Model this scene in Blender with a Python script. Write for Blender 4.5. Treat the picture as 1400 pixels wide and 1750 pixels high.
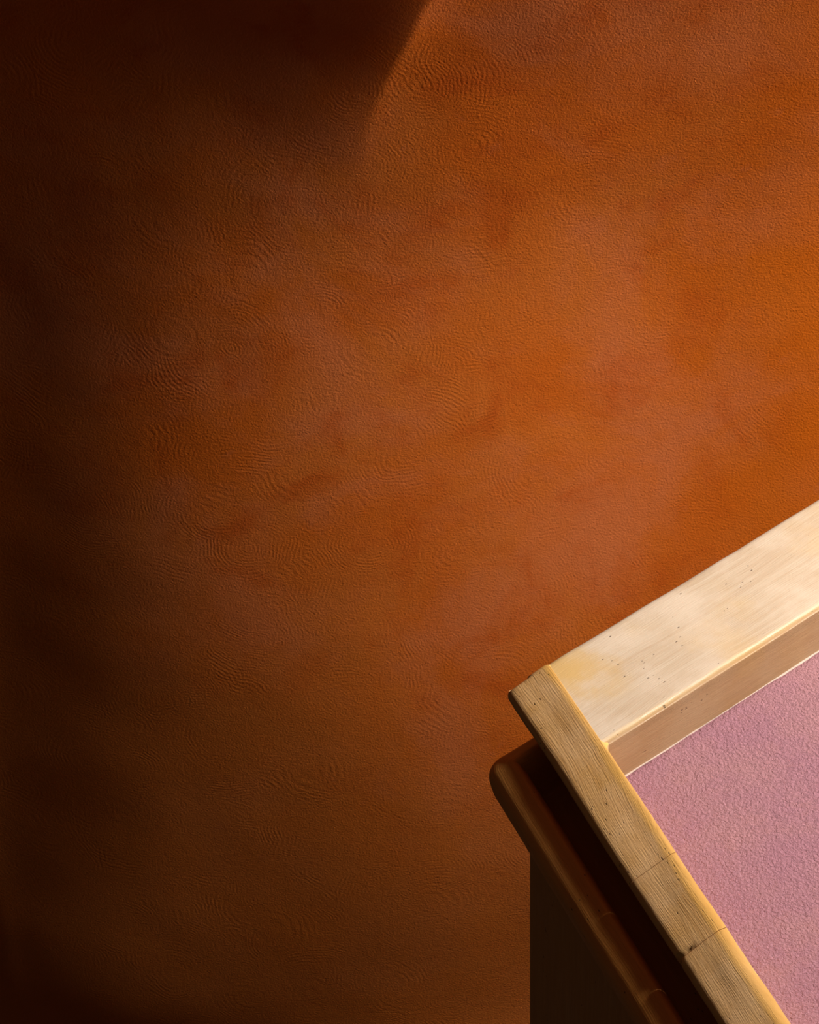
import bpy, bmesh, math
from mathutils import Vector, Matrix, noise

scene = bpy.context.scene
for o in list(bpy.data.objects):
    bpy.data.objects.remove(o, do_unlink=True)
COL = scene.collection

# ------------------------------------------------------------------ camera
W, H, F = 1400.0, 1750.0, 4861.0          # frame in pixels, focal length in pixels (100 mm on 36 mm)
PHI = math.radians(40.0)                  # looking down from the upper flight
ROLL = math.radians(-2.03)
ZT = 2.30                                 # height of the parapet's top
fwd = Vector((0, math.cos(PHI), -math.sin(PHI)))
rt0 = Vector((1, 0, 0))
up0 = Vector((0, math.sin(PHI), math.cos(PHI)))
rt = rt0 * math.cos(ROLL) + up0 * math.sin(ROLL)
up = up0 * math.cos(ROLL) - rt0 * math.sin(ROLL)


def ray(px, py):
    return fwd * F + rt * (px - W / 2) - up * (py - H / 2)


CAM = Vector((0, 0, ZT)) - ray(1030, 1270).normalized() * 3.9


def at_z(px, py, z):
    r = ray(px, py)
    return CAM + r * ((z - CAM.z) / r.z)


def at_y(px, py, y):
    r = ray(px, py)
    return CAM + r * ((y - CAM.y) / r.y)


cam_data = bpy.data.cameras.new('camera')
cam_data.sensor_fit = 'VERTICAL'
cam_data.sensor_height = 36.0
cam_data.lens = 36.0 * F / H
cam = bpy.data.objects.new('camera', cam_data)
COL.objects.link(cam)
m = Matrix((rt, up, -fwd)).transposed().to_4x4()
m.translation = CAM
cam.matrix_world = m
scene.camera = cam

# ------------------------------------------------------------------ light
world = bpy.data.worlds.new('dim_stairwell_air')
scene.world = world
world.use_nodes = True
world.node_tree.nodes['Background'].inputs[0].default_value = (1.0, 0.68, 0.42, 1)
world.node_tree.nodes['Background'].inputs[1].default_value = 0.028

WIN_X = 2.25
lamp = bpy.data.lights.new('window_daylight', 'AREA')
lamp.shape = 'RECTANGLE'
lamp.size, lamp.size_y = 0.6, 0.6
lamp.energy = 206
lamp.color = (1.0, 0.95, 0.88)
lo = bpy.data.objects.new('window_daylight', lamp)
COL.objects.link(lo)
lo.location = (WIN_X - 0.05, 0.50, ZT + 1.90)
aim = Vector((0.1, 0.7, ZT - 0.3)) - lo.location
lo.rotation_euler = aim.to_track_quat('-Z', 'Y').to_euler()

vs = scene.view_settings
vs.view_transform = 'Standard'
vs.look = 'None'
vs.gamma = 1.0
vs.exposure = 0.0
vs.use_curve_mapping = False


# ------------------------------------------------------------------ helpers
class NT:
    """small node-tree writer"""

    def __init__(self, name):
        self.mat = bpy.data.materials.new(name)
        self.mat.use_nodes = True
        self.t = self.mat.node_tree
        self.b = self.t.nodes['Principled BSDF']

    def n(self, kind, **kw):
        nd = self.t.nodes.new(kind)
        for k, v in kw.items():
            setattr(nd, k, v)
        return nd

    def put(self, sock, v):
        if isinstance(v, bpy.types.NodeSocket):
            self.t.links.new(v, sock)
        else:
            if sock.type == 'RGBA' and len(v) == 3:
                v = (*v, 1)
            sock.default_value = v

    def math(self, op, a, b=0.0, c=None):
        nd = self.n('ShaderNodeMath', operation=op)
        self.put(nd.inputs[0], a)
        self.put(nd.inputs[1], b)
        if c is not None:
            self.put(nd.inputs[2], c)
        return nd.outputs[0]

    def vmath(self, op, a, b):
        nd = self.n('ShaderNodeVectorMath', operation=op)
        self.put(nd.inputs[0], a)
        self.put(nd.inputs[1], b)
        return nd.outputs[1] if op in ('DISTANCE', 'DOT_PRODUCT', 'LENGTH') else nd.outputs[0]

    def mapping(self, v, scale=(1, 1, 1), loc=(0, 0, 0), rot=(0, 0, 0)):
        nd = self.n('ShaderNodeMapping')
        self.put(nd.inputs['Vector'], v)
        nd.inputs['Scale'].default_value = scale
        nd.inputs['Location'].default_value = loc
        nd.inputs['Rotation'].default_value = rot
        return nd.outputs[0]

    def noise(self, v, scale, detail=3, rough=0.5, dist=0.0, color=False):
        nd = self.n('ShaderNodeTexNoise')
        self.put(nd.inputs['Vector'], v)
        nd.inputs['Scale'].default_value = scale
        nd.inputs['Detail'].default_value = detail
        nd.inputs['Roughness'].default_value = rough
        nd.inputs['Distortion'].default_value = dist
        return nd.outputs[1] if color else nd.outputs[0]

    def remap(self, v, a, b, c=0.0, d=1.0, smooth=True):
        nd = self.n('ShaderNodeMapRange')
        if smooth:
            nd.interpolation_type = 'SMOOTHSTEP'
        self.put(nd.inputs[0], v)
        for i, x in enumerate((a, b, c, d)):
            nd.inputs[i + 1].default_value = x
        return nd.outputs[0]

    def mix(self, f, a, b, mode='MIX'):
        nd = self.n('ShaderNodeMix', data_type='RGBA', blend_type=mode)
        self.put(nd.inputs[0], f)
        self.put(nd.inputs[6], a)
        self.put(nd.inputs[7], b)
        return nd.outputs[2]

    def bump(self, h, strength, dist, prev=None):
        nd = self.n('ShaderNodeBump')
        nd.inputs['Strength'].default_value = strength
        nd.inputs['Distance'].default_value = dist
        self.put(nd.inputs['Height'], h)
        if prev is not None:
            self.put(nd.inputs['Normal'], prev)
        return nd.outputs[0]

    def done(self, color, rough, normal=None, spec=0.5):
        self.put(self.b.inputs['Base Color'], color)
        self.put(self.b.inputs['Roughness'], rough)
        self.b.inputs['Specular IOR Level'].default_value = spec
        if normal is not None:
            self.put(self.b.inputs['Normal'], normal)
        return self.mat


def tag(o, label=None, category=None, kind=None, group=None):
    for k, v in (('label', label), ('category', category), ('kind', kind), ('group', group)):
        if v:
            o[k] = v
    return o


def link(name, verts, faces, mat, parent=None, uvs=None, smooth=True, sharp=40):
    """one mesh object; verts are world coordinates, uvs one pair per vertex"""
    off = parent_loc(parent)
    me = bpy.data.meshes.new(name)
    me.from_pydata([tuple(Vector(v) - off) for v in verts], [], faces)
    me.materials.append(mat)
    if uvs is not None:
        lay = me.uv_layers.new(name='grain')
        for lp in me.loops:
            lay.data[lp.index].uv = uvs[lp.vertex_index]
    bm = bmesh.new()
    bm.from_mesh(me)
    bmesh.ops.recalc_face_normals(bm, faces=bm.faces)
    bm.to_mesh(me)
    bm.free()
    if smooth:
        for p in me.polygons:
            p.use_smooth = True
        me.set_sharp_from_angle(angle=math.radians(sharp))
    ob = bpy.data.objects.new(name, me)
    COL.objects.link(ob)
    if parent is not None:
        ob.parent = parent
    return ob


def parent_loc(p):
    v = Vector((0, 0, 0))
    while p is not None:
        v += p.location
        p = p.parent
    return v


def fillet(pts):
    """closed polygon of (u, z, radius) -> rounded outline"""
    out = []
    n = len(pts)
    for i in range(n):
        p0, p1, p2 = (Vector(pts[(i + k) % n][:2]) for k in (-1, 0, 1))
        r = pts[i][2]
        d0, d2 = (p0 - p1), (p2 - p1)
        if r <= 0:
            out.append((p1.x, p1.y))
            continue
        l = min(r, d0.length * .48, d2.length * .48)
        a, c = p1 + d0.normalized() * l, p1 + d2.normalized() * l
        for k in range(7):
            t = k / 6
            q = a * (1 - t) ** 2 + p1 * 2 * t * (1 - t) + c * t * t
            out.append((q.x, q.y))
    return out


def refine(pts, step):
    out = []
    for i, p in enumerate(pts):
        q = pts[(i + 1) % len(pts)]
        n = max(1, int(math.dist(p, q) / step))
        out += [(p[0] + (q[0] - p[0]) * k / n, p[1] + (q[1] - p[1]) * k / n) for k in range(n)]
    return out


def sweep(name, prof, org, d, nrm, t0, t1, seg, mat, parent, wob=0.0012, round0=0.0, round1=0.0,
          shape=None, seed=0.0, cap=True):
    """prof: closed (u, z) outline; u runs along nrm, z is height relative to org"""
    cu = sum(p[0] for p in prof) / len(prof)
    cz = sum(p[1] for p in prof) / len(prof)
    ts = []
    n = max(2, int((t1 - t0) / seg))
    lin = [t0 + (t1 - t0) * i / n for i in range(n + 1)]
    if round0 > 0:
        lin = [t for t in lin if t > t0 + round0 * 1.02]
        lin = [t0 + round0 * (1 - math.cos(k / 8 * math.pi / 2)) for k in range(9)] + lin
    if round1 > 0:
        lin = [t for t in lin if t < t1 - round1 * 1.02]
        lin += [t1 - round1 * (1 - math.cos(k / 8 * math.pi / 2)) for k in range(8, -1, -1)]
    verts, uvs, faces = [], [], []
    arc = [0.0]
    for i in range(1, len(prof)):
        arc.append(arc[-1] + math.dist(prof[i], prof[i - 1]))
    m_ = len(prof)
    for t in lin:
        inset = 0.0
        if round0 > 0 and t < t0 + round0:
            k = (t0 + round0 - t) / round0
            inset = max(inset, round0 * (1 - math.sqrt(max(0, 1 - k * k))))
        if round1 > 0 and t > t1 - round1:
            k = (t - t1 + round1) / round1
            inset = max(inset, round1 * (1 - math.sqrt(max(0, 1 - k * k))))
        for i, (u, z) in enumerate(prof):
            if shape:
                u, z = shape(t, u, z)
            if inset > 0:
                du, dz = cu - u, cz - z
                u += math.copysign(min(abs(du), inset), du) if abs(du) > 1e-9 else 0
                z += math.copysign(min(abs(dz), inset), dz) if abs(dz) > 1e-9 else 0
            p = org + d * t + nrm * u + Vector((0, 0, z))
            if wob:
                q = p * 9.0 + Vector((seed, seed * 1.7, 0))
                w1 = noise.noise(q)
                w2 = noise.noise(p * 38.0 + Vector((0, seed, 3)))
                w = wob * (w1 + 0.35 * w2) * seam_mask(p)
                p = p + nrm * (w if u > cu else -w) + Vector((0, 0, seam_mask(p) * wob * .8 * noise.noise(q + Vector((7, 0, 0)))))
            verts.append(p)
            uvs.append((t, arc[i]))
    R = len(lin)
    for r in range(R - 1):
        for i in range(m_):
            j = (i + 1) % m_
            faces.append((r * m_ + i, r * m_ + j, (r + 1) * m_ + j, (r + 1) * m_ + i))
    if cap:
        faces.append(tuple(range(m_)))
        faces.append(tuple((R - 1) * m_ + i for i in range(m_)))
    return link(name, verts, faces, mat, parent, uvs)


def seam_mask(p):
    """0 at the mitre between the two rails so that they meet cleanly"""
    v = p - I0
    if v.dot(B) > .03:
        return 1.0
    return sstep(.0, .03, abs(v.dot(NB)))


def bisect(ob, co, no):
    """keep the side that no points away from"""
    off = parent_loc(ob.parent)
    bm = bmesh.new()
    bm.from_mesh(ob.data)
    g = bm.verts[:] + bm.edges[:] + bm.faces[:]
    res = bmesh.ops.bisect_plane(bm, geom=g, plane_co=co - off, plane_no=no, clear_outer=True)
    ed = [e for e in res['geom_cut'] if isinstance(e, bmesh.types.BMEdge)]
    bmesh.ops.holes_fill(bm, edges=ed, sides=0)
    bm.to_mesh(ob.data)
    bm.free()
    ob.data.set_sharp_from_angle(angle=math.radians(40))


# ------------------------------------------------------------------ materials
def wood(name, dark, light, gold, bleach, streak=1.0, rough=0.5, gold_at=None, spots=1.0, gold_amt=.35, edge=0.0):
    g = NT(name)
    uv = g.n('ShaderNodeUVMap', uv_map='grain').outputs[0]
    geo = g.n('ShaderNodeNewGeometry').outputs['Position']
    warp = g.noise(g.mapping(uv, (2.2, 5, 1)), 1.0, 2, 0.5, color=True)
    wv = g.n('ShaderNodeVectorMath', operation='MULTIPLY_ADD')
    g.put(wv.inputs[0], warp)
    wv.inputs[1].default_value = (0.0, 0.045, 0)
    g.put(wv.inputs[2], uv)
    uvw = wv.outputs[0]
    fib = g.noise(g.mapping(uvw, (14, 560, 1)), 1.0, 4, 0.62)
    ring = g.noise(g.mapping(uvw, (3.0, 95, 1)), 1.0, 5, 0.68)
    ripple = g.noise(g.mapping(uvw, (60, 520, 1), rot=(0, 0, 0.06)), 1.0, 2, 0.5)
    c = g.mix(g.remap(ring, .30, .72), dark, light)
    c = g.mix(g.math('MULTIPLY', g.remap(fib, .40, .75), .35 * streak), c, (dark[0] * .72, dark[1] * .66, dark[2] * .6))
    cloud = g.noise(geo, 11, 4, .6)
    c = g.mix(g.math('MULTIPLY', g.remap(cloud, .42, .70), .65), c, bleach)
    cl2 = g.noise(g.mapping(geo, (1, 1, 1), (4, 2, 9)), 7, 4, .6)
    c = g.mix(g.math('MULTIPLY', g.remap(cl2, .50, .72), gold_amt), c, gold)
    if gold_at is not None:
        d = g.vmath('DISTANCE', geo, tuple(gold_at))
        dn = g.math('ADD', d, g.math('MULTIPLY', g.math('SUBTRACT', cloud, .5), .16))
        c = g.mix(g.math('MULTIPLY', g.remap(dn, .095, .01), .95), c, gold)
    if edge > 0:                            # gold tint in a band along the arris
        sv = g.n('ShaderNodeSeparateXYZ')
        g.put(sv.inputs[0], uv)
        en = g.math('ADD', sv.outputs[1], g.math('MULTIPLY', g.math('SUBTRACT', g.noise(g.mapping(uv, (9, 30, 1)), 1.0, 3, .6), .5), .012))
        c = g.mix(g.math('MULTIPLY', g.remap(en, edge, edge * .35), .65), c, gold)
    # pores, worm holes and little dark scratches
    vo = g.n('ShaderNodeTexVoronoi')
    g.put(vo.inputs['Vector'], g.mapping(uvw, (95, 210, 1)))
    vo.inputs['Scale'].default_value = 1.0
    sel = g.n('ShaderNodeSeparateColor')
    g.put(sel.inputs[0], vo.outputs['Color'])
    patch = g.remap(g.noise(g.mapping(geo, (1, 1, 1), (1, 5, 2)), 16, 3, .6), .45, .7)
    pore = g.math('MULTIPLY', g.remap(vo.outputs['Distance'], .26, .12),
                  g.math('GREATER_THAN', g.math('MULTIPLY', sel.outputs[0], g.math('ADD', patch, .35)), .80 / spots))
    c = g.mix(g.math('MULTIPLY', pore, .8), c, (.05, .024, .008))
    vo2 = g.n('ShaderNodeTexVoronoi')
    g.put(vo2.inputs['Vector'], g.mapping(uvw, (14, 75, 1), rot=(0, 0, .05)))
    vo2.inputs['Scale'].default_value = 1.0
    sel2 = g.n('ShaderNodeSeparateColor')
    g.put(sel2.inputs[0], vo2.outputs['Color'])
    scr = g.math('MULTIPLY', g.remap(vo2.outputs['Distance'], .10, .04),
                 g.math('GREATER_THAN', sel2.outputs[1], .90))
    c = g.mix(g.math('MULTIPLY', scr, .75), c, (.06, .03, .012))
    nb = g.bump(g.math('ADD', g.math('MULTIPLY', fib, .7), g.math('MULTIPLY', ripple, .7)), .35, .0016)
    nb = g.bump(g.math('SUBTRACT', 1.0, g.math('MAXIMUM', pore, scr)), .5, .0008, nb)
    rg = g.remap(cloud, .3, .7, rough - .06, rough + .1)
    return g.done(c, rg, nb, .5)


def orange_lazure():
    g = NT('orange_lazure_plaster')
    geo = g.n('ShaderNodeNewGeometry').outputs['Position']
    uv = g.n('ShaderNodeUVMap', uv_map='grain').outputs[0]
    # layered washes of paint
    a = g.remap(g.noise(uv, 2.1, 4, .6, .6), .36, .66)
    b = g.remap(g.noise(g.mapping(uv, (1, 1, 1), (3.1, 7.7, 0)), 3.2, 5, .62, .4), .40, .68)
    d = g.remap(g.noise(g.mapping(uv, (1, 1, 1), (9.1, 1.7, 0)), 6.5, 5, .65, .5), .48, .74)
    c = g.mix(a, (.51, .106, .007), (.52, .130, .017))
    c = g.mix(g.math('MULTIPLY', b, .8), c, (.52, .140, .042))
    c = g.mix(g.math('MULTIPLY', d, .7), c, (.43, .072, .005))
    # yellower wash towards the window side, browner olive wash low on the far side
    sx = g.n('ShaderNodeSeparateXYZ')
    g.put(sx.inputs[0], uv)
    nx = g.math('ADD', sx.outputs[0], g.math('MULTIPLY', g.math('SUBTRACT', g.noise(uv, 2.6, 3, .6), .5), .7))
    c = g.mix(g.math('MULTIPLY', g.remap(nx, .18, .62), .85), c, (.53, .108, .001))
    nz = g.math('ADD', g.math('ADD', sx.outputs[1], g.math('MULTIPLY', sx.outputs[0], .8)),
                g.math('MULTIPLY', g.math('SUBTRACT', g.noise(g.mapping(uv, (1, 1, 1), (5, 5, 0)), 3, 3, .6), .5), .8))
    c = g.mix(g.math('MULTIPLY', g.remap(nz, 1.35, .45), .75), c, (.46, .130, .018))
    pale = g.remap(g.noise(g.mapping(uv, (1, 1, 1), (2, 8, 0)), 13, 5, .7, .3), .60, .78)
    c = g.mix(g.math('MULTIPLY', pale, .35), c, (.50, .135, .05))
    # brush swirls: arcs of fine ridges, each patch round its own centre
    wn = g.noise(uv, 9, 2, .5, color=True)
    wv = g.n('ShaderNodeVectorMath', operation='MULTIPLY_ADD')
    g.put(wv.inputs[0], wn)
    wv.inputs[1].default_value = (.05, .05, 0)
    g.put(wv.inputs[2], uv)
    ridges = None
    for sc, lo_, fr in ((4.2, (0, 0, 0), 215.0), (6.5, (3.3, 1.2, 0), 135.0)):
        vo = g.n('ShaderNodeTexVoronoi')
        g.put(vo.inputs['Vector'], g.mapping(wv.outputs[0], (1, 1, 1), lo_))
        vo.inputs['Scale'].default_value = sc
        ph = g.math('ADD', g.math('MULTIPLY', vo.outputs['Distance'], fr),
                    g.math('MULTIPLY', g.noise(uv, 60, 3, .65), 4.5))
        s = g.math('SINE', ph)
        msk = g.remap(g.noise(g.mapping(uv, (1, 1, 1), (lo_[0] + 1, 0, 0)), 7, 3, .6), .46, .66)
        s = g.math('MULTIPLY', s, msk)
        ridges = s if ridges is None else g.math('ADD', ridges, s)
    # the brushing is plainer on the window side
    ridges = g.math('MULTIPLY', ridges, g.remap(sx.outputs[0], .35, -.45, .45, 1.15))
    grit = g.noise(uv, 250, 3, .68)
    lump = g.noise(uv, 45, 3, .6)
    hgt = g.math('ADD', g.math('MULTIPLY', ridges, .085), g.math('ADD', grit, g.math('MULTIPLY', lump, .5)))
    nb = g.bump(hgt, .6, .0024)
    return g.done(c, .68, nb, .14)


def pink_plaster():
    g = NT('pink_roughcast_plaster')
    geo = g.n('ShaderNodeNewGeometry').outputs['Position']
    a = g.remap(g.noise(geo, 7, 4, .6), .35, .68)
    c = g.mix(a, (.318, .148, .184), (.345, .168, .185))
    b = g.remap(g.noise(g.mapping(geo, (1, 1, 1), (3, 1, 0)), 26, 4, .65), .50, .76)
    c = g.mix(g.math('MULTIPLY', b, .4), c, (.37, .175, .175))
    st = g.noise(g.mapping(geo, (1.0, 1.0, 1), (0, 0, 0)), 235, 4, .62, .5)
    st2 = g.noise(geo, 75, 3, .6)
    nb = g.bump(g.math('ADD', st, g.math('MULTIPLY', st2, .6)), .85, .0055)
    return g.done(c, .8, nb, .2)


def plain(name, col, rough=.8, sc=30):
    g = NT(name)
    geo = g.n('ShaderNodeNewGeometry').outputs['Position']
    f = g.noise(geo, sc, 4, .6)
    c = g.mix(g.remap(f, .3, .7), tuple(x * .88 for x in col), tuple(min(1, x * 1.1) for x in col))
    return g.done(c, rough, g.bump(f, .3, .003), .3)


# ------------------------------------------------------------------ structure
# the modelled orange wall: swells fitted to the wanted tones, unseen left part bent away, with a crease at the top
YW = 1.20
M_WALL = orange_lazure()


def wall_xz(px, py):
    p = at_y(px, py, YW)
    return p.x, p.z


# (x, z) of the crease, from the top down
crease = [(0.0272, 3.1994), (-0.1928, 2.8394), (-0.226, 2.7546), (-0.261, 2.6732), (-0.2854, 2.6037), (-0.3006, 2.5467), (-0.3104, 2.4833), (-0.3187, 2.3113)]
zc0 = wall_xz(618, 330)[1]
zc1 = wall_xz(735, 0)[1]


def crease_x(z):
    """smooth curve through the crease points (cubic between neighbours)"""
    c = crease[::-1]
    if z <= c[0][1]:
        return c[0][0]
    for i in range(len(c) - 1):
        if c[i][1] <= z <= c[i + 1][1]:
            def slope(k):
                k0, k1 = max(0, k - 1), min(len(c) - 1, k + 1)
                return (c[k1][0] - c[k0][0]) / (c[k1][1] - c[k0][1]) if k > 0 else 0.0
            h = c[i + 1][1] - c[i][1]
            t = (z - c[i][1]) / h
            m0, m1 = slope(i) * h, slope(i + 1) * h
            return ((2 * t ** 3 - 3 * t * t + 1) * c[i][0] + (t ** 3 - 2 * t * t + t) * m0
                    + (3 * t * t - 2 * t ** 3) * c[i + 1][0] + (t ** 3 - t * t) * m1)
    return c[-1][0] + (c[-1][0] - c[-2][0]) / (c[-1][1] - c[-2][1]) * (z - c[-1][1])


def sstep(a, b, x):
    t = min(1, max(0, (x - a) / (b - a)))
    return t * t * (3 - 2 * t)


# swells fitted so the lamp's shading gives the wanted tones (Legendre coefficients over x and z)
SWELL = [(0, 1), (0, 2), (0, 3), (0, 4), (0, 5), (0, 6), (0, 7), (1, 0), (1, 1), (1, 2), (1, 3), (1, 4), (1, 5), (1, 6), (1, 7), (2, 0), (2, 1), (2, 2), (2, 3), (2, 4), (2, 5), (2, 6), (3, 0), (3, 1), (3, 2), (3, 3), (3, 4), (3, 5), (4, 0), (4, 1), (4, 2), (4, 3), (4, 4), (5, 0), (5, 1), (5, 2), (5, 3), (6, 0), (6, 1), (6, 2), (7, 0), (7, 1)]
SWELL_C = [0.02084, -0.04581, -0.05443, -0.00434, 0.00356, -0.00069, 0.00208, 0.00503, -0.00949, -0.043, -0.06438, 0.0136, 0.02096, -0.00377, 0.00493, 0.06656, 0.02504, 0.00616, -0.0123, -0.01003, -0.00047, -0.00158, -0.02631, 0.01118, 0.0202, 0.02308, -0.00514, -0.01087, -0.01433, -0.00013, -0.00728, 0.00329, 0.00358, 0.0006, 0.00513, -0.00471, -0.00554, 0.00247, -0.0022, 0.00484, 0.00224, -0.00228]
FOLD = ((.08, -0.49411), (.25, 0.8182), (.70, -0.34068))
ROLL_R = ((.10, 0.39038), (.35, -0.0959))


def legendre(x):
    p = [1.0, x]
    for n in range(1, 7):
        p.append(((2 * n + 1) * x * p[n] - n * p[n - 1]) / (n + 1))
    return p


def soft(v, lim=1.0, k=.25):
    """v inside the limits, easing to a constant outside them"""
    a = abs(v)
    if a > lim:
        a = lim + k * math.tanh((a - lim) / k)
    return math.copysign(a, v)


P00 = legendre(0.0)


def wall_y(x, z):
    pa = legendre(soft((x - -0.2775) / 0.7890, .98))
    pb = legendre(soft((z - 1.5714) / 1.2626, .98))
    y = YW + sum(c * (pa[i] * pb[j] - P00[i] * P00[j]) for (i, j), c in zip(SWELL, SWELL_C))
    if x > .58:                             # unseen right and top, bent back so they never block the lamp
        y += .30 * (x - .58) ** 2
    if z > 2.95:
        y += .30 * min(z - 2.95, 2.0) ** 2
    if x < -1.12:                           # unseen left part, bent away so it bounces no light back
        y += 1.6 * (-1.12 - x) ** 2 / (1 + .8 * (-1.12 - x))
    # crease that dies out downwards
    k = sstep(zc0, zc1 + .05, z)
    if k > 0:
        d = max(0.0, crease_x(z) - x)
        e = max(0.0, x - crease_x(z))
        for w, c in FOLD:
            y += c * k * w * (1 - math.exp(-d / w))
        for w, c in ROLL_R:
            y += c * k * w * (1 - math.exp(-e / w))
    y += 0.004 * noise.noise(Vector((x * 2.2, z * 2.2, 4))) + 0.0010 * noise.noise(Vector((x * 7, z * 7, 9)))
    return y


CREF = crease[-1][0]
xs = [CREF]
while xs[-1] < 2.3:
    xs.append(min(2.3, xs[-1] + (0.008 if xs[-1] < .8 else 0.08)))
while xs[0] > -3.2:
    xs.insert(0, xs[0] - (0.008 if xs[0] > -1.35 else 0.08))
zs = [0.0]
while zs[-1] < 6.0:
    zs.append(zs[-1] + (0.008 if .2 < zs[-1] < 3.0 else 0.08))
verts, uvs, faces = [], [], []
for z in zs:
    sh = crease_x(min(z, 3.4)) - CREF      # one grid column follows the crease
    for x in xs:
        xx = x + sh * math.exp(-((x - CREF) / .6) ** 2)
        verts.append((xx, wall_y(xx, z), z))
        uvs.append((xx, z))
nx = len(xs)
for j in range(len(zs) - 1):
    for i in range(nx - 1):
        a = j * nx + i
        faces.append((a, a + 1, a + nx + 1, a + nx))
wb = link('wall_back', verts, faces, M_WALL, None, uvs, sharp=25)
tag(wb, 'orange brown colour-washed plaster wall with a curved crease', None, 'structure')


def box(name, lo_, hi, mat, parent=None):
    (a, b, c), (d, e, f) = lo_, hi
    v = [(a, b, c), (d, b, c), (d, e, c), (a, e, c), (a, b, f), (d, b, f), (d, e, f), (a, e, f)]
    fc = [(0, 3, 2, 1), (4, 5, 6, 7), (0, 1, 5, 4), (1, 2, 6, 5), (2, 3, 7, 6), (3, 0, 4, 7)]
    return link(name, v, fc, mat, parent, smooth=False)


M_FLOOR = plain('dark_stone_floor', (.09, .06, .04), .7)
M_PLAIN = plain('umber_plaster', (.16, .08, .035), .85)
fl = box('floor', (-3.2, -4.5, -.1), (2.6, 3.2, 0.0), M_FLOOR)
tag(fl, kind='structure')
# the wall on the window side, with a tall opening
wy0, wy1, wz0, wz1 = .10, .90, ZT + 1.50, ZT + 2.30
wr = bpy.data.objects.new('wall_right', None)
COL.objects.link(wr)
tag(wr, kind='structure')
box('wall_pier', (WIN_X + .05, -4.5, 0), (WIN_X + .35, wy0, 6.0), M_PLAIN, wr)
box('wall_pier', (WIN_X + .05, wy1, 0), (WIN_X + .35, 1.6, 6.0), M_PLAIN, wr)
box('wall_sill', (WIN_X + .05, wy0, 0), (WIN_X + .35, wy1, wz0), M_PLAIN, wr)
box('wall_lintel', (WIN_X + .05, wy0, wz1), (WIN_X + .35, wy1, 6.0), M_PLAIN, wr)

win = bpy.data.objects.new('window_1', None)
COL.objects.link(win)
tag(win, kind='structure')
M_FRAME = plain('painted_window_frame', (.30, .22, .15), .6)
for a_, b_ in (((wy0, wz0), (wy1, wz0 + .05)), ((wy0, wz1 - .05), (wy1, wz1)), ((wy0, wz0 + .05), (wy0 + .05, wz1 - .05)),
               ((wy1 - .05, wz0 + .05), (wy1, wz1 - .05))):
    box('window_frame', (WIN_X + .14, a_[0], a_[1]), (WIN_X + .20, b_[0], b_[1]), M_FRAME, win)
gl = NT('window_glass')
gl.b.inputs['Transmission Weight'].default_value = 1.0
M_GLASS = gl.done((.9, .95, .95), .05)
box('pane', (WIN_X + .165, wy0 + .05, wz0 + .05), (WIN_X + .173, wy1 - .05, wz1 - .05), M_GLASS, win)

# ------------------------------------------------------------------ the parapet
I0 = at_z(1030, 1270, ZT)
A = (at_z(1400, 1035, ZT) - I0)
A.z = 0
A.normalize()
B = (at_z(1350, 1750, ZT) - I0)
B.z = 0
B.normalize()
NA = Vector((-A.y, A.x, 0))               # outwards (away from the pink) on the far rail
NB = Vector((B.y, -B.x, 0))               # outwards on the near rail
if NB.dot(A) > 0:
    NB = -NB
if NA.dot(B) > 0:
    NA = -NA
DROP = 0.088                              # pink plaster lies this far below the rails

P1 = at_z(930, 1130, ZT)
tP1 = (P1 - I0).dot(B)                    # near rail starts here (negative)
WB = (at_z(1300, 906, ZT) - I0).dot(NA)   # width of the broad rail

M_BROAD = wood('bleached_beech_broad', (.44, .325, .220), (.51, .41, .300), (.51, .325, .12), (.54, .432, .328),
               .75, .5, gold_at=at_z(962, 1146, ZT), gold_amt=.3, spots=1.25, edge=.012)
M_SHADE_TONED = wood('shade_toned_beech', (.36, .215, .10), (.43, .27, .135), (.42, .235, .07), (.42, .275, .15), .6, .5)  # unbleached beech, browned further for shade on the broad rail's inner face
M_SIDE = wood('oiled_beech_side', (.62, .33, .115), (.80, .475, .20), (.74, .385, .075), (.80, .50, .25), 1.2, .5, spots=1.4, edge=.016)
M_LOW = wood('dark_oiled_beech', (.60, .235, .045), (.70, .29, .06), (.64, .25, .04), (.68, .29, .07), .5, .5)
M_PANEL = wood('brown_oiled_panel', (.50, .22, .055), (.60, .28, .08), (.54, .24, .05), (.56, .27, .09), .8, .55)
M_PINK = pink_plaster()

par = bpy.data.objects.new('stair_parapet', None)
COL.objects.link(par)
par.location = (0.3, -0.1, 0)
tag(par, 'timber-framed stair parapet corner with a pink plaster top inside beech rails', 'parapet')

# broad rail: runs back to the orange wall
prof = refine(fillet([(0, 0, .007), (WB, -.003, .014), (WB, -.13, .01), (.0, -.13, .0)]), .012)
LA = 1.05
rail = sweep('broad_rail', prof, I0, A, NA, -.35, LA, .012, M_BROAD, par, wob=.0016, seed=2.0)
bisect(rail, I0, NB)
tag(rail, 'broad pale worn rail beside the wall')
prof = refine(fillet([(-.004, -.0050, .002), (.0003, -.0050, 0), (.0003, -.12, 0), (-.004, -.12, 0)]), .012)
skin = sweep('inner_face_skin', prof, I0, A, NA, -.05, LA - .002, .012, M_SHADE_TONED, par, wob=.0006, seed=3.0)  # added skin on the rail's inner face; unbleached brown that also carries shade
bisect(skin, I0, NB)
tag(skin, 'honey brown inner face of the broad rail, toned for shade')
bead = sweep('plaster_edge', refine([(-.0058, -DROP + .0002), (-.0035, -DROP + .0014), (-.0035, -DROP - .01), (-.0058, -DROP - .01)], .004),
             I0, A, NA, -.02, LA - .01, .006, plain('bare_white_plaster', (.46, .36, .30), .9), par, wob=.0022, seed=12.0)
bisect(bead, I0, NB)
tag(bead, 'thin pale line of bare plaster')

# near rail: sloping top, made of boards butted end to end
CH_U, CH_Z = .068, .032


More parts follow.
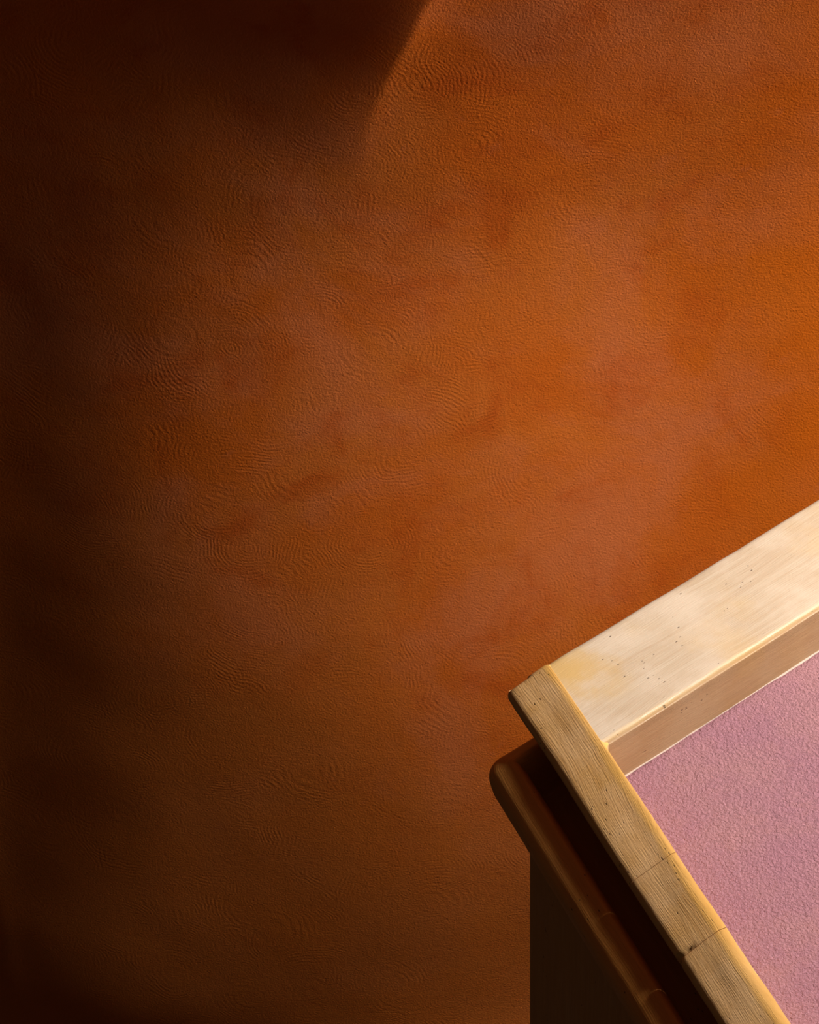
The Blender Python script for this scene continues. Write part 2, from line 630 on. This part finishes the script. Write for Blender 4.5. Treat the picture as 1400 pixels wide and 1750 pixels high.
def near_shape(t, u, z):
    if u <= -.0005:                         # tongue that the broad rail rests on
        k = sstep(.012, -.004, t)
        u = u - .010 * k
        if z > -.03:
            z -= .006 * k
    elif z > -CH_Z and z > -.045:           # narrow worn flat along the inner arris
        f_ = (.0015 + .0075 * sstep(.0, .45, t)) * sstep(.0, .02, t)
        if u > .0006:
            u += f_ * max(0.0, 1 - u / CH_U)
            z -= .0006 * sstep(.0, .02, t) * max(0.0, 1 - u / CH_U)
    if t < .0:
        z -= .003 * t / tP1
    if u > .045:                            # a chip out of the lower edge beside the second joint
        k = math.exp(-((t - joints[1] + .003) / .004) ** 2)
        u -= .0042 * k
    return u, z


joints = []
for px, py in ((1128, 1479), (1198, 1614)):
    q = at_z(px, py, ZT - CH_Z / 2)
    joints.append((q - I0).dot(B))
prof = refine(fillet([(-.001, 0, .0), (0, 0, 0), (.001, 0, .0), (CH_U, -CH_Z, .014), (CH_U - .014, -.062, .012), (-.001, -.062, .0)]), .008)
ends = [tP1] + joints + [1.3]
for i in range(3):
    g0 = .0 if i == 0 else .0004
    ob = sweep('board', prof, I0, B, NB, ends[i] + g0, ends[i + 1] - .0004, .003 if i == 1 else .006, M_SIDE, par, wob=.0013,
               round0=.009 if i == 0 else .0006, round1=.0006, shape=near_shape, seed=5.0)

prof = [(-.004, -.061), (.010, -.061), (.010, -.141), (-.004, -.141)]
sweep('rail_core', refine(prof, .03), I0, B, NB, tP1 + .03, 1.28, .03, M_LOW, par, wob=0)

# lower rail: a rounded ledge that turns the corner under the cap
def at_uz(px, py, z, nrm):
    return (at_z(px, py, ZT + z) - I0).dot(nrm)


uT = at_uz(851, 1360, -.102, NB)          # outermost line on the near side
wT = at_uz(880, 1270, -.088, NA)          # and on the far side
RC = .040                                 # corner radius
prof = fillet([(.004, -.140, 0), (uT - .068, -.140, .02), (uT - .050, -.088, .012), (uT - .038, -.0722, .010),
               (uT - .008, -.0878, .010), (uT, -.101, .014), (uT - .007, -.134, .008), (uT - .020, -.144, .006),
               (uT - .030, -.155, .004), (.004, -.155, 0)])
prof = refine(prof, .008)


def corner_sweep(name, prof, up_, wp_, rb, ra, mat, parent, wob, seed):
    """outline carried along the near side, round the corner and along the far side"""
    c, s_ = NA.dot(NB), None
    # point at offsets up_ from the near line and wp_ from the far line
    den = 1 - c * c
    piv = I0 + NB * ((up_ - c * wp_) / den) + NA * ((wp_ - c * up_) / den)
    mit = (NB + NA) / (1 + c)
    ang = math.acos(c)
    stations = [('B', rb * (1 - k / 110)) for k in range(110)]
    stations += [('C', k / 14) for k in range(15)]
    stations += [('A', ra * (k + 1) / 60) for k in range(60)]
    verts, uvs, faces = [], [], []
    arc = [0.0]
    for i in range(1, len(prof)):
        arc.append(arc[-1] + math.dist(prof[i], prof[i - 1]))
    run = 0.0
    for kind, v in stations:
        for i, (u, z) in enumerate(prof):
            r = u - up_
            if kind == 'C':
                d = (NB * math.sin((1 - v) * ang) + NA * math.sin(v * ang)) / math.sin(ang)
                p = piv + (d * r if r > 0 else mit * r)
                t = -.03 * v
            else:
                n_ = NB if kind == 'B' else NA
                p = piv + (n_ * r if r > 0 else mit * r) + (B if kind == 'B' else A) * v
                t = v if kind == 'B' else -v - .03
            p = p + Vector((0, 0, z))
            q = p * 9.0 + Vector((seed, seed * 1.7, 0))
            w = wob * (noise.noise(q) + .35 * noise.noise(p * 38.0))
            verts.append(p + Vector((0, 0, w)) + (NB + NA) * w * .5)
            uvs.append((t, arc[i]))
    m_ = len(prof)
    for r in range(len(stations) - 1):
        for i in range(m_):
            j = (i + 1) % m_
            faces.append((r * m_ + i, r * m_ + j, (r + 1) * m_ + j, (r + 1) * m_ + i))
    faces += [tuple(range(m_)), tuple((len(stations) - 1) * m_ + i for i in range(m_))]
    return link(name, verts, faces, mat, parent, uvs)


low = corner_sweep('ledge_rail', prof, uT - RC, wT - RC, 1.3, 1.0, M_LOW, par, .0012, 9.0)
tag(low, 'dark rounded ledge rail under the boards')

# body under the rails
uP = uT - .036


def proj(p):
    v = p - CAM
    dd = v.dot(fwd)
    return (W / 2 + F * v.dot(rt) / dd, H / 2 - F * v.dot(up) / dd)


# the body's upright corner
tP = min((abs(proj(I0 + NB * uP + B * (k / 1000) + Vector((0, 0, -.3)))[0] - 904.5), k / 1000) for k in range(-400, 600))[1]
K = I0 + NB * uP + B * tP


def slab(name, p, q, thick, inward, z0, z1, mat, parent, nseg=40):
    """upright board from p to q"""
    d = (q - p)
    L = d.length
    d.normalize()
    verts, uvs, faces = [], [], []
    sec = fillet([(0, 0, .004), (L, 0, .0), (L, thick, 0), (0, thick, .0)])
    for z in (z0, z1):
        for (s, w) in sec:
            c = p + d * s + inward * w
            verts.append((c.x, c.y, z))
            uvs.append((z, s + w))
    n = len(sec)
    for i in range(n):
        j = (i + 1) % n
        faces.append((i, j, n + j, n + i))
    faces += [tuple(range(n)), tuple(range(n, 2 * n))]
    return link(name, verts, faces, mat, parent, uvs)


zb = ZT - .156
Kend = K + B * (1.25 - tP)
side = slab('body_panel', K, Kend, .03, -NB, 0.0, zb, M_PANEL, par)
# far side of the body, parallel to the broad rail
far = K + A * 1.0
slab('body_panel', K + B * .03 + A * .034, far, .03, (B - A * B.dot(A)).normalized(), 0.0, zb, M_PANEL, par)

# the pink plaster inside the rails
c0 = I0 + Vector((0, 0, -DROP))
pv, pu, pf = [], [], []
n1, n2 = 60, 60
for j in range(n2 + 1):
    for i in range(n1 + 1):
        p = c0 - A * .004 - B * .004 + A * (1.03 * i / n1) + B * (1.3 * j / n2)
        p.z += .0012 * noise.noise(p * 6)
        pv.append(p)
        pu.append((p.x, p.y))
for j in range(n2):
    for i in range(n1):
        a = j * (n1 + 1) + i
        pf.append((a, a + 1, a + n1 + 2, a + n1 + 1))
nb_ = len(pv)
pink = link('plaster_top', pv, pf, M_PINK, par, pu)
bm = bmesh.new()
bm.from_mesh(pink.data)
ex = bmesh.ops.extrude_face_region(bm, geom=bm.faces[:])
bmesh.ops.translate(bm, verts=[v for v in ex['geom'] if isinstance(v, bmesh.types.BMVert)], vec=(0, 0, -.04))
bmesh.ops.recalc_face_normals(bm, faces=bm.faces)
bm.to_mesh(pink.data)
bm.free()
tag(pink, 'pink roughcast plaster inside the rails')

# the two sides away from the stairs, closed with plain rails and boards
RA, RB = 1.03, 1.28
prof = refine(fillet([(.004, .001, .006), (.09, -.002, .010), (.09, -.13, 0), (.004, -.13, 0)]), .02)
sweep('closing_rail', prof, I0 + A * RA, B, -NB, -.02, RB, .03, M_SHADE_TONED, par, wob=.001, seed=21.0)
sweep('closing_rail', prof, I0 + B * RB, A, -NA, -.02, RA + .02, .03, M_SHADE_TONED, par, wob=.001, seed=23.0)
e0 = I0 + A * (RA + .05) - B * .02
e1 = I0 + A * (RA + .05) + B * (RB + .05)
slab('body_panel', e0, e1, .03, NB, 0.0, ZT - .131, M_PANEL, par)
f0 = K + B * (1.27 - tP) - NB * .034
slab('body_panel', f0, f0 + A * (RA + .05), .03, NA, 0.0, ZT - .166, M_PANEL, par)
